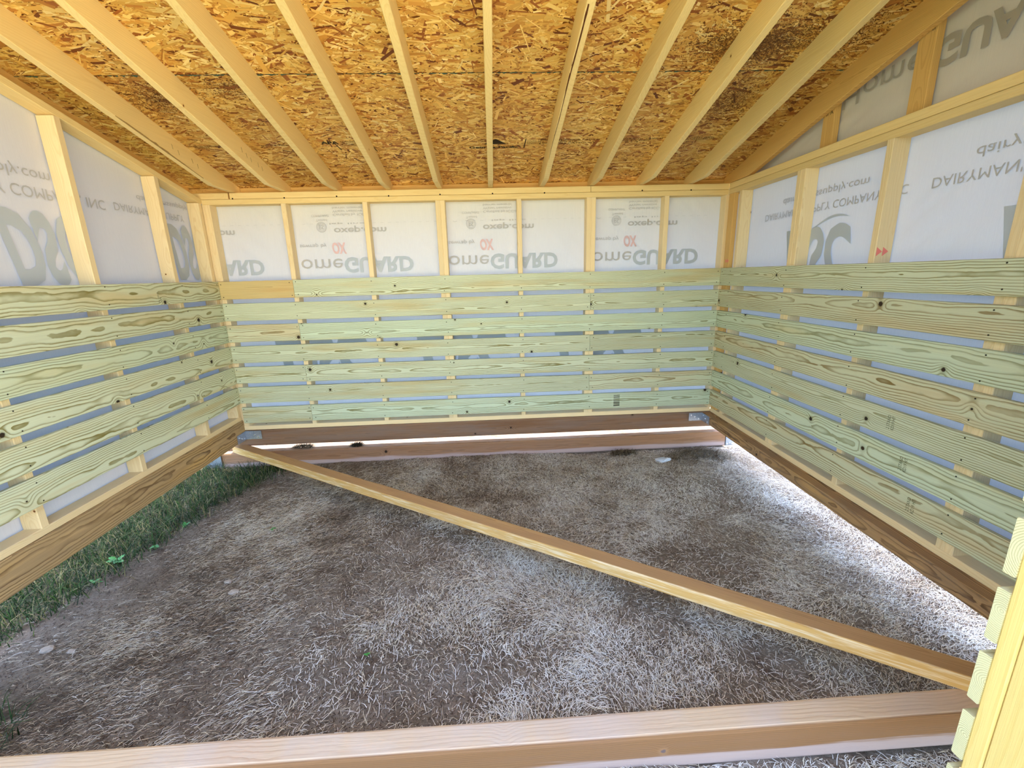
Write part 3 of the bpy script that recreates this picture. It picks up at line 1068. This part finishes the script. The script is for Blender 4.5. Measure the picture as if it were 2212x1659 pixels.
# ------------------------------------------------------------------ steel corner brackets
def bracket(label, origin, leg1, leg2, up, l1, l2, hgt_, screws1, screws2):
    """two flanges folded along 'up' at origin; leg directions are unit vectors (inches along them)"""
    e = empty('corner_bracket', origin, label=label, cat='bracket', group='galvanised corner brackets')
    up = Vector(up)
    t_ = 0.1 * IN
    for leg, other, ln, sc in ((Vector(leg1), Vector(leg2), l1, screws1), (Vector(leg2), Vector(leg1), l2, screws2)):
        if ln <= 0:
            continue
        L = ln * IN
        H = hgt_ * IN
        pr_ = [Vector((0, 0, 0)), leg * (L - .004), leg * L + up * .004, leg * L + up * (H - .004), leg * (L - .004) + up * H, up * H]
        vs = [p for p in pr_] + [p + other * t_ for p in pr_]
        k = 6
        fs = [tuple(range(k)), tuple(range(2 * k - 1, k - 1, -1))] + [(i, i + k, (i + 1) % k + k, (i + 1) % k) for i in range(k)]
        me = mesh('flange', vs, fs)
        bm = bmesh.new()
        bm.from_mesh(me)
        bmesh.ops.recalc_face_normals(bm, faces=bm.faces)
        bm.to_mesh(me)
        bm.free()
        o = obj('flange', me, M['steel'], e, Matrix.Translation(origin))
        for (a_, b_) in sc:
            p = origin + leg * (a_ * IN) + up * (b_ * IN) + other * t_
            ms = joined_discs([Vector((0, 0, 0))], other, 0.0075, 0.004, 8)
            s_ = obj('screw_head', ms, M['steel_screw'], o, Matrix.Translation(p))
    return e


bracket('bright bracket tying back beam to left beam, above the end of the loose board', V(-0.55, 0.62, 12.3), (1, 0, 0), (0, -1, 0), (0, 0, 1), 5.4, 5.2, 3.0,
        [(1.5, 2.2), (3.0, 1.6), (4.3, .8)], [(1.3, .7), (2.6, 1.2), (4.0, 1.9)])
bracket('bright bracket tying back beam to right beam at the far corner', V(162.1, 0.62, 12.2), (-1, 0, 0), (0, -1, 0), (0, 0, 1), 4.9, 5.4, 2.95,
        [(1.3, .8), (2.7, 1.5), (4.1, 2.2)], [(1.2, 2.2), (2.6, 1.4), (4.2, .7)])
bracket('bluish bracket low on the back skid beneath the left beam', V(-9.3, -0.9, 2.6), (-1, 0, 0), (0, -1, 0), (0, 0, 1), 6.4, .5, 6.3,
        [(2.0, 1.0), (3.4, 2.6), (2.4, 4.4), (4.2, 5.2), (4.0, 1.2)], [])
bracket('bright bracket on the far right end of the back skid', V(170.95, -0.9, 2.5), (1, 0, 0), (0, 1, 0), (0, 0, 1), 3.3, 3.2, 5.2,
        [], [])
e4 = [o for o in bpy.data.objects if o.name.startswith('corner_bracket')][-1]
fl = [c for c in e4.children][0]
for (a_, b_) in ((.7, .7), (1.6, 1.0), (2.4, .8), (2.0, 2.3), (1.0, 3.6), (2.6, 4.0)):
    p = V(170.95 + a_, -0.9, 2.5 + b_)
    obj('screw_head', joined_discs([Vector((0, 0, 0))], (0, -1, 0), 0.0075, 0.004, 8), M['steel_screw'], fl, Matrix.Translation(p))

# ------------------------------------------------------------------ grade stamps and crayon marks (flat print)
def slat_of(wall, k):
    return [c for c in wall.children if c.name.startswith('slat')][k]


for k, y in ((4, -69.5), (5, -73.5), (6, -76.5)):
    s = slat_of(wall_right, k)
    zc = TOPS[k] - SW / 2
    lettering('grade_stamp', '2 STAND\nKD19 HT', M['grade_ink'], s, V(W - 0.03, y, zc - 1.2), (0, 0, 1), (0, 1, 0), 0.7 * IN, 2.8 * IN)
s = slat_of(wall_left, 0)
lettering('grade_stamp', 'No.1 KD19\nS-DRY', M['grade_ink'], s, V(0.03, -26.5, 61.0), (0, 0, 1), (0, -1, 0), 0.5 * IN, 2.6 * IN)


def arrows(parent, x, y, z, sx):
    vs, fs = [], []
    for q in range(2):
        b = len(vs)
        vs += [V(x, y + sx * (1.1 * q), z - .7), V(x, y + sx * (1.1 * q), z + .7), V(x, y + sx * (1.1 * q + .95), z)]
        fs.append((b, b + 1, b + 2))
    obj('red_stamp', mesh('arrow', vs, fs), M['red_ink'], parent)


rst = [c for c in wall_right.children if c.name.startswith('stud')]
vs = [V(XR + .2, -58.34, 67.2), V(XR + .2, -58.34, 69.0), V(XR + 1.4, -58.34, 68.1), V(XR + 1.5, -58.34, 67.2), V(XR + 1.5, -58.34, 69.0), V(XR + 2.7, -58.34, 68.1)]
obj('red_stamp', mesh('arrow', vs, [(0, 1, 2), (3, 4, 5)]), M['red_ink'], rst[3])
arrows(rst[-1], XR - 0.03, -0.6, 68.2, -1)
lettering('pencil_note', 'II III  ff', M['pencil'], [c for c in wall_right.children if c.name.startswith('gable_stud')][1],
          V(XR + 1.6, -57.9, ZB(-58) + .6), (0, -1, 0), (0, 0, 1), 1.0 * IN, 3.4 * IN)
lettering('pencil_note', 'I II A', M['pencil'], [c for c in wall_right.children if c.name.startswith('gable_stud')][0],
          V(XR + 1.6, -36.0, ZB(-38) - .4), (0, -1, 0), (0, 0, 1), .8 * IN, 3.0 * IN)

# ------------------------------------------------------------------ straw over the soil
NS = 430000
sx = RNG.uniform(-0.55, 4.75, NS)
sy = RNG.uniform(-3.35, 0.35, NS)
dens = 0.45 * LA(sx, sy, 1.3) + 0.35 * LB(sx, sy, 3.1) + 0.2 * LD(sx, sy, 8.0)
# barer soil towards the left, thicker straw to the right
bias = np.clip((sx - 0.7) / 2.6, 0, 1)
keep = RNG.random(NS) < np.clip((dens - 0.40) * 3.6 + 0.62 * bias, 0.13, 1.0)
gl = np.interp(sy, [-2.2, -1.9, -1.75, -1.55, -1.2, -0.7, -0.1], [-0.20, -0.15, -0.08, 0.0, 0.03, 0.14, 0.36])   # edge of the green strip
keep &= (sx > gl - 0.05) | (RNG.random(NS) < 0.25)
keep &= RNG.random(NS) < np.clip(.22 + (sx - .05) * 1.6, .22, 1.0)
# nothing inside the timbers
keep &= ~((sy / IN > -104.8) & (sy / IN < -100.8))
keep &= ~((sy / IN > -1.0) & (sy / IN < 2.9))
sx, sy = sx[keep], sy[keep]
n = len(sx)
ang = (LA(sx, sy, 2.2) - .5) * 5.0 + RNG.normal(0, .75, n)
ang = np.where(sx < 1.3, 0.5 + RNG.normal(0, .45, n), ang)
L = np.clip(RNG.lognormal(-3.75, .5, n), .010, .12)
wd = RNG.uniform(.0005, .00115, n)
curl = RNG.normal(0, .55, n)
lift = np.abs(RNG.normal(0, .006, n)) + .001
P = np.empty((n, 6, 3))
for q, u in enumerate((-.5, 0.0, .5)):
    a_ = ang + curl * u
    cx = sx + np.cos(ang + curl * u * .5) * L * u
    cy_ = sy + np.sin(ang + curl * u * .5) * L * u
    zz = hgt(cx, cy_) + lift * (1.0 if q == 1 else .55) + RNG.uniform(0, .004, n)
    w_ = wd * (1.0 if q < 2 else .55)
    P[:, q, 0], P[:, q, 1], P[:, q, 2] = cx - np.sin(a_) * w_, cy_ + np.cos(a_) * w_, zz
    P[:, 3 + q, 0], P[:, 3 + q, 1], P[:, 3 + q, 2] = cx + np.sin(a_) * w_, cy_ - np.cos(a_) * w_, zz + wd * RNG.uniform(-.8, .8, n)
pal = np.array([S(232, 227, 220), S(218, 210, 200), S(242, 238, 231), S(208, 191, 168), S(192, 172, 150), S(126, 106, 90), S(232, 221, 196), S(88, 72, 60)])
tone = .6 * LC_(sx, sy, 2.6) + .4 * LB(sx, sy, 9.0)
pick = np.clip((RNG.normal(0, 2.0, n) + 4.4 - (tone - .5) * 8.0 - bias[keep] * 2.4 + np.clip((.75 - sx) * 3.0, 0, 2.4)), 0, 7.99).astype(int)
order = np.array([2, 0, 6, 1, 3, 4, 5, 7])
tint = pal[order[pick]] * RNG.uniform(.85, 1.12, (n, 1))
straw = obj('straw', quads('straw', P, [(0, 1, 4, 3), (1, 2, 5, 4)], tint), M['straw'])
tag(straw, 'matted dry greyish straw strewn over the soil floor', 'straw', kind='stuff')

# fine chaff and crumbs trodden into the soil
NC = 240000
cx_ = RNG.uniform(-0.3, 4.5, NC)
cy_ = RNG.uniform(-3.3, 0.3, NC)
ok = ~((cy_ / IN > -104.8) & (cy_ / IN < -100.8)) & ~((cy_ / IN > -1.0) & (cy_ / IN < 2.9)) & (RNG.random(NC) < np.clip(.5 + .5 * (cx_ + .1), .3, 1))
cx_, cy_ = cx_[ok], cy_[ok]
n = len(cx_)
an = RNG.uniform(0, 3.14, n)
L = RNG.uniform(.0018, .0075, n)
wd = RNG.uniform(.0004, .0012, n)
zz = hgt(cx_, cy_) + RNG.uniform(.0012, .0035, n)
P = np.empty((n, 4, 3))
for q, (a_, b_) in enumerate(((-1, -1), (1, -1), (1, 1), (-1, 1))):
    P[:, q, 0] = cx_ + np.cos(an) * a_ * L - np.sin(an) * b_ * wd
    P[:, q, 1] = cy_ + np.sin(an) * a_ * L + np.cos(an) * b_ * wd
    P[:, q, 2] = zz + a_ * RNG.uniform(-.001, .001, n)
pal = np.array([S(70, 54, 44), S(104, 84, 70), S(146, 126, 108), S(196, 180, 160), S(222, 212, 196)])
wl_ = np.clip(cx_ / 4.0, 0, 1)
pick = np.clip(RNG.normal(1.2, 1.2, n) + wl_ * 1.6, 0, 4.99).astype(int)
ch = obj('chaff', quads('chaff', P, [(0, 1, 2, 3)], pal[pick] * RNG.uniform(.85, 1.15, (n, 1))), M['straw'])
tag(ch, 'fine brown chaff and crumbs trodden into the soil floor', 'chaff', kind='stuff')

# ------------------------------------------------------------------ green grass along the left side
NG = 26000
gxx = RNG.uniform(-0.55, 0.42, NG)
gyy = RNG.uniform(-2.75, 0.0, NG)
gl = np.interp(gyy, [-2.75, -2.5, -2.3, -2.2, -1.9, -1.75, -1.55, -1.2, -0.7, -0.1], [.42, .46, .3, -0.16, -0.12, -0.06, 0.0, 0.03, 0.14, 0.36])
corner = (gyy < -2.12)
keep = (gxx < gl - .02 + RNG.normal(0, .055, NG)) & ~(corner & (RNG.random(NG) < .5))
keep &= ~((gyy > -.05))
gxx, gyy = gxx[keep], gyy[keep]
n = len(gxx)
hb = np.clip(RNG.normal(.06, .028, n), .015, .15)
ang = RNG.uniform(0, 6.28, n)
lean = RNG.uniform(.3, 1.5, n)
wd = RNG.uniform(.0010, .0026, n)
P = np.empty((n, 6, 3))
z0 = hgt(gxx, gyy) - .004
for q, u in enumerate((0, .5, 1.0)):
    out = hb * lean * u ** 1.6
    cx, cy_ = gxx + np.cos(ang) * out, gyy + np.sin(ang) * out
    zz = np.maximum(z0 + hb * u * np.clip(1.25 - lean * .5 * u, .15, 1), hgt(cx, cy_) + .002)
    w_ = wd * (1, .85, .12)[q]
    P[:, q, 0], P[:, q, 1], P[:, q, 2] = cx - np.sin(ang) * w_, cy_ + np.cos(ang) * w_, zz
    P[:, 3 + q, 0], P[:, 3 + q, 1], P[:, 3 + q, 2] = cx + np.sin(ang) * w_, cy_ - np.cos(ang) * w_, zz
pal = np.array([S(42, 68, 30), S(62, 94, 42), S(32, 50, 24), S(88, 108, 56), S(140, 130, 84), S(178, 164, 120)])
tint = pal[RNG.choice(6, n, p=[.3, .2, .24, .09, .1, .07])] * RNG.uniform(.8, 1.15, (n, 1))
gr = obj('grass', quads('grass', P, [(0, 1, 4, 3), (1, 2, 5, 4)], tint), M['grass'])
tag(gr, 'strip of dark green grass growing beneath the left beam', 'grass', kind='stuff')


# ------------------------------------------------------------------ small things on the ground
def leaf_mesh(l, w):
    vs = [(0, 0, 0), (l * .35, w, l * .10), (l * .75, w * .8, l * .08), (l, 0, 0), (l * .75, -w * .8, l * .08), (l * .35, -w, l * .10), (l * .5, 0, l * .03)]
    return mesh('leaf', vs, [(0, 6, 1), (1, 6, 2), (2, 6, 3), (3, 6, 4), (4, 6, 5), (5, 6, 0)], smooth=True)


M['leaf'] = plain('weed_leaf', S(74, 150, 72), 0.5, var=.25, scale=40)
M['stem'] = plain('weed_stem', S(96, 130, 70), 0.6)


def weed(x, y, label, leaves, size, seed):
    rg = random.Random(seed)
    X, Y = x * IN, y * IN
    base = Vector((X, Y, float(hgt(X, Y))))
    e = empty('weed', base, label=label, cat='weed', group='small weeds on the floor')
    st = joined_discs([Vector((0, 0, 0))], (0, 0, 1), .0018, size * .9, 6)
    obj('stem', st, M['stem'], e, Matrix.Translation(base))
    for i in range(leaves):
        a_ = 2 * math.pi * i / leaves + rg.uniform(-.4, .4)
        lm = leaf_mesh(size * rg.uniform(.7, 1.15), size * rg.uniform(.22, .32))
        mm = Matrix.Translation(base + Vector((0, 0, size * rg.uniform(.5, .9)))) @ Matrix.Rotation(a_, 4, 'Z') @ Matrix.Rotation(rg.uniform(-.5, .3), 4, 'Y')
        obj('leaf', lm, M['leaf'], e, mm)
    return e


weed(-2.2, -54.5, 'bright broad-leaved weed halfway along the edge of the green strip', 6, .05, 1)
weed(-1.4, -61.2, 'small clover-like weed nearest the viewer on the green strip', 7, .03, 2)
weed(1.8, -48.3, 'leafy weed where soil and grass meet beside the left beam', 9, .03, 3)
weed(2.6, -38.5, 'farthest leafy weed by the left beam', 9, .028, 4)
weed(27.7, -43.1, 'tiny green sprout alone in bare soil', 4, .022, 5)
weed(63.0, -84.0, 'tiny green sprig in the straw in mid floor', 4, .016, 6)


def clump(x, y, zbase, rx, ry, rz, n, label, seed, dark=1.0, cat='straw clump', group=None):
    rg = np.random.default_rng(seed)
    X, Y = x * IN, y * IN
    c = np.array([X, Y, zbase])
    th, ph = rg.uniform(0, 6.28, n), np.arccos(rg.uniform(0, 1, n))
    p = np.stack([np.cos(th) * np.sin(ph) * rx, np.sin(th) * np.sin(ph) * ry, np.cos(ph) * rz], -1) * rg.uniform(.55, 1.0, (n, 1)) * IN
    an = rg.uniform(0, 3.14, n)
    L = rg.uniform(.02, .075, n)
    wd = rg.uniform(.0006, .0014, n)
    el = rg.normal(0, .35, n)
    P = np.empty((n, 4, 3))
    dx = np.stack([np.cos(an) * np.cos(el), np.sin(an) * np.cos(el), np.sin(el)], -1)
    dy = np.stack([-np.sin(an), np.cos(an), np.zeros(n) + .3], -1)
    for q, (a_, b_) in enumerate(((-.5, -1), (.5, -1), (.5, 1), (-.5, 1))):
        P[:, q] = p + dx * (a_ * L)[:, None] + dy * (b_ * wd)[:, None]
    P[:, :, 2] = np.maximum(P[:, :, 2], 0.0)
    pal = np.array([S(120, 106, 84), S(92, 78, 60), S(150, 136, 110), S(70, 56, 42)])
    tint = pal[rg.integers(0, 4, n)] * dark
    o = obj('straw_clump', quads('clump', P, [(0, 1, 2, 3)], tint), M['straw'], None, Matrix.Translation(c))
    tag(o, label, cat, group)
    return o


clump(132, -4.2, hgt(132 * IN, -4.2 * IN), 5.5, 2.4, 1.5, 900, 'mound of dark dry grass against the back skid timber', 1, 1.0, group='dry grass clumps')
clump(158, -9.0, hgt(158 * IN, -9 * IN), 13, 8, 1.5, 2600, 'wide dark grass mat in the far right corner by the bracket', 2, .95, group='dry grass clumps')
clump(37, 1.2, (8.0 - GZ) * IN, 2.2, 1.2, .9, 420, 'dark wad of debris on the back skid timber, inside the bright gap', 3, .35, group='dry grass clumps')
clump(18, 1.6, (8.0 - GZ) * IN, 4.2, 1.0, 1.1, 420, 'twiggy dry grass wad on the back skid near the loose board', 4, .6, group='dry grass clumps')

# crumpled pale scrap
rg = random.Random(5)
bm = bmesh.new()
bmesh.ops.create_icosphere(bm, subdivisions=2, radius=1.0)
for v in bm.verts:
    f = rg.uniform(.75, 1.2)
    v.co = Vector((v.co.x * f * .075, v.co.y * f * .045, max(-.004, v.co.z * f * .016)))
me = bpy.data.meshes.new('scrap')
bm.to_mesh(me)
bm.free()
M['scrap'] = plain('pale_scrap', S(206, 212, 222), .5, var=.2, scale=30)
o = obj('crumpled_scrap', me, M['scrap'], None, Matrix.Translation(Vector((143.5 * IN, -11.2 * IN, float(hgt(143.5 * IN, -11.2 * IN)) + .012))) @ Matrix.Rotation(.25, 4, 'Z'))
tag(o, 'pale bluish crumpled scrap lying on straw near the far skid', 'scrap')

# soil clods
M['clod'] = plain('soil_clod', S(168, 154, 142), .95, var=.25, scale=60)
for i, (x, y, r, lab) in enumerate(((5.0, -78.6, .022, 'large pale soil clod near the left edge of the photo'), (9.6, -79.2, .014, 'small pale soil clod right of the largest clod'),
                                    (27, -62, .016, 'flat grey soil clod among ridged soil on the left'), (30.5, -66, .02, 'broad grey soil clod in front of the flat one'))):
    bm = bmesh.new()
    bmesh.ops.create_icosphere(bm, subdivisions=2, radius=1.0)
    rg = random.Random(i)
    for v in bm.verts:
        f = rg.uniform(.8, 1.2)
        v.co = Vector((v.co.x * f * 1.3, v.co.y * f, v.co.z * f * .55)) * r
    me = bpy.data.meshes.new('clod')
    bm.to_mesh(me)
    bm.free()
    o = obj('soil_clod', me, M['clod'], None, Matrix.Translation(Vector((x * IN, y * IN, float(hgt(x * IN, y * IN)) + r * .25))))
    tag(o, lab, 'clod', 'pale soil clods')
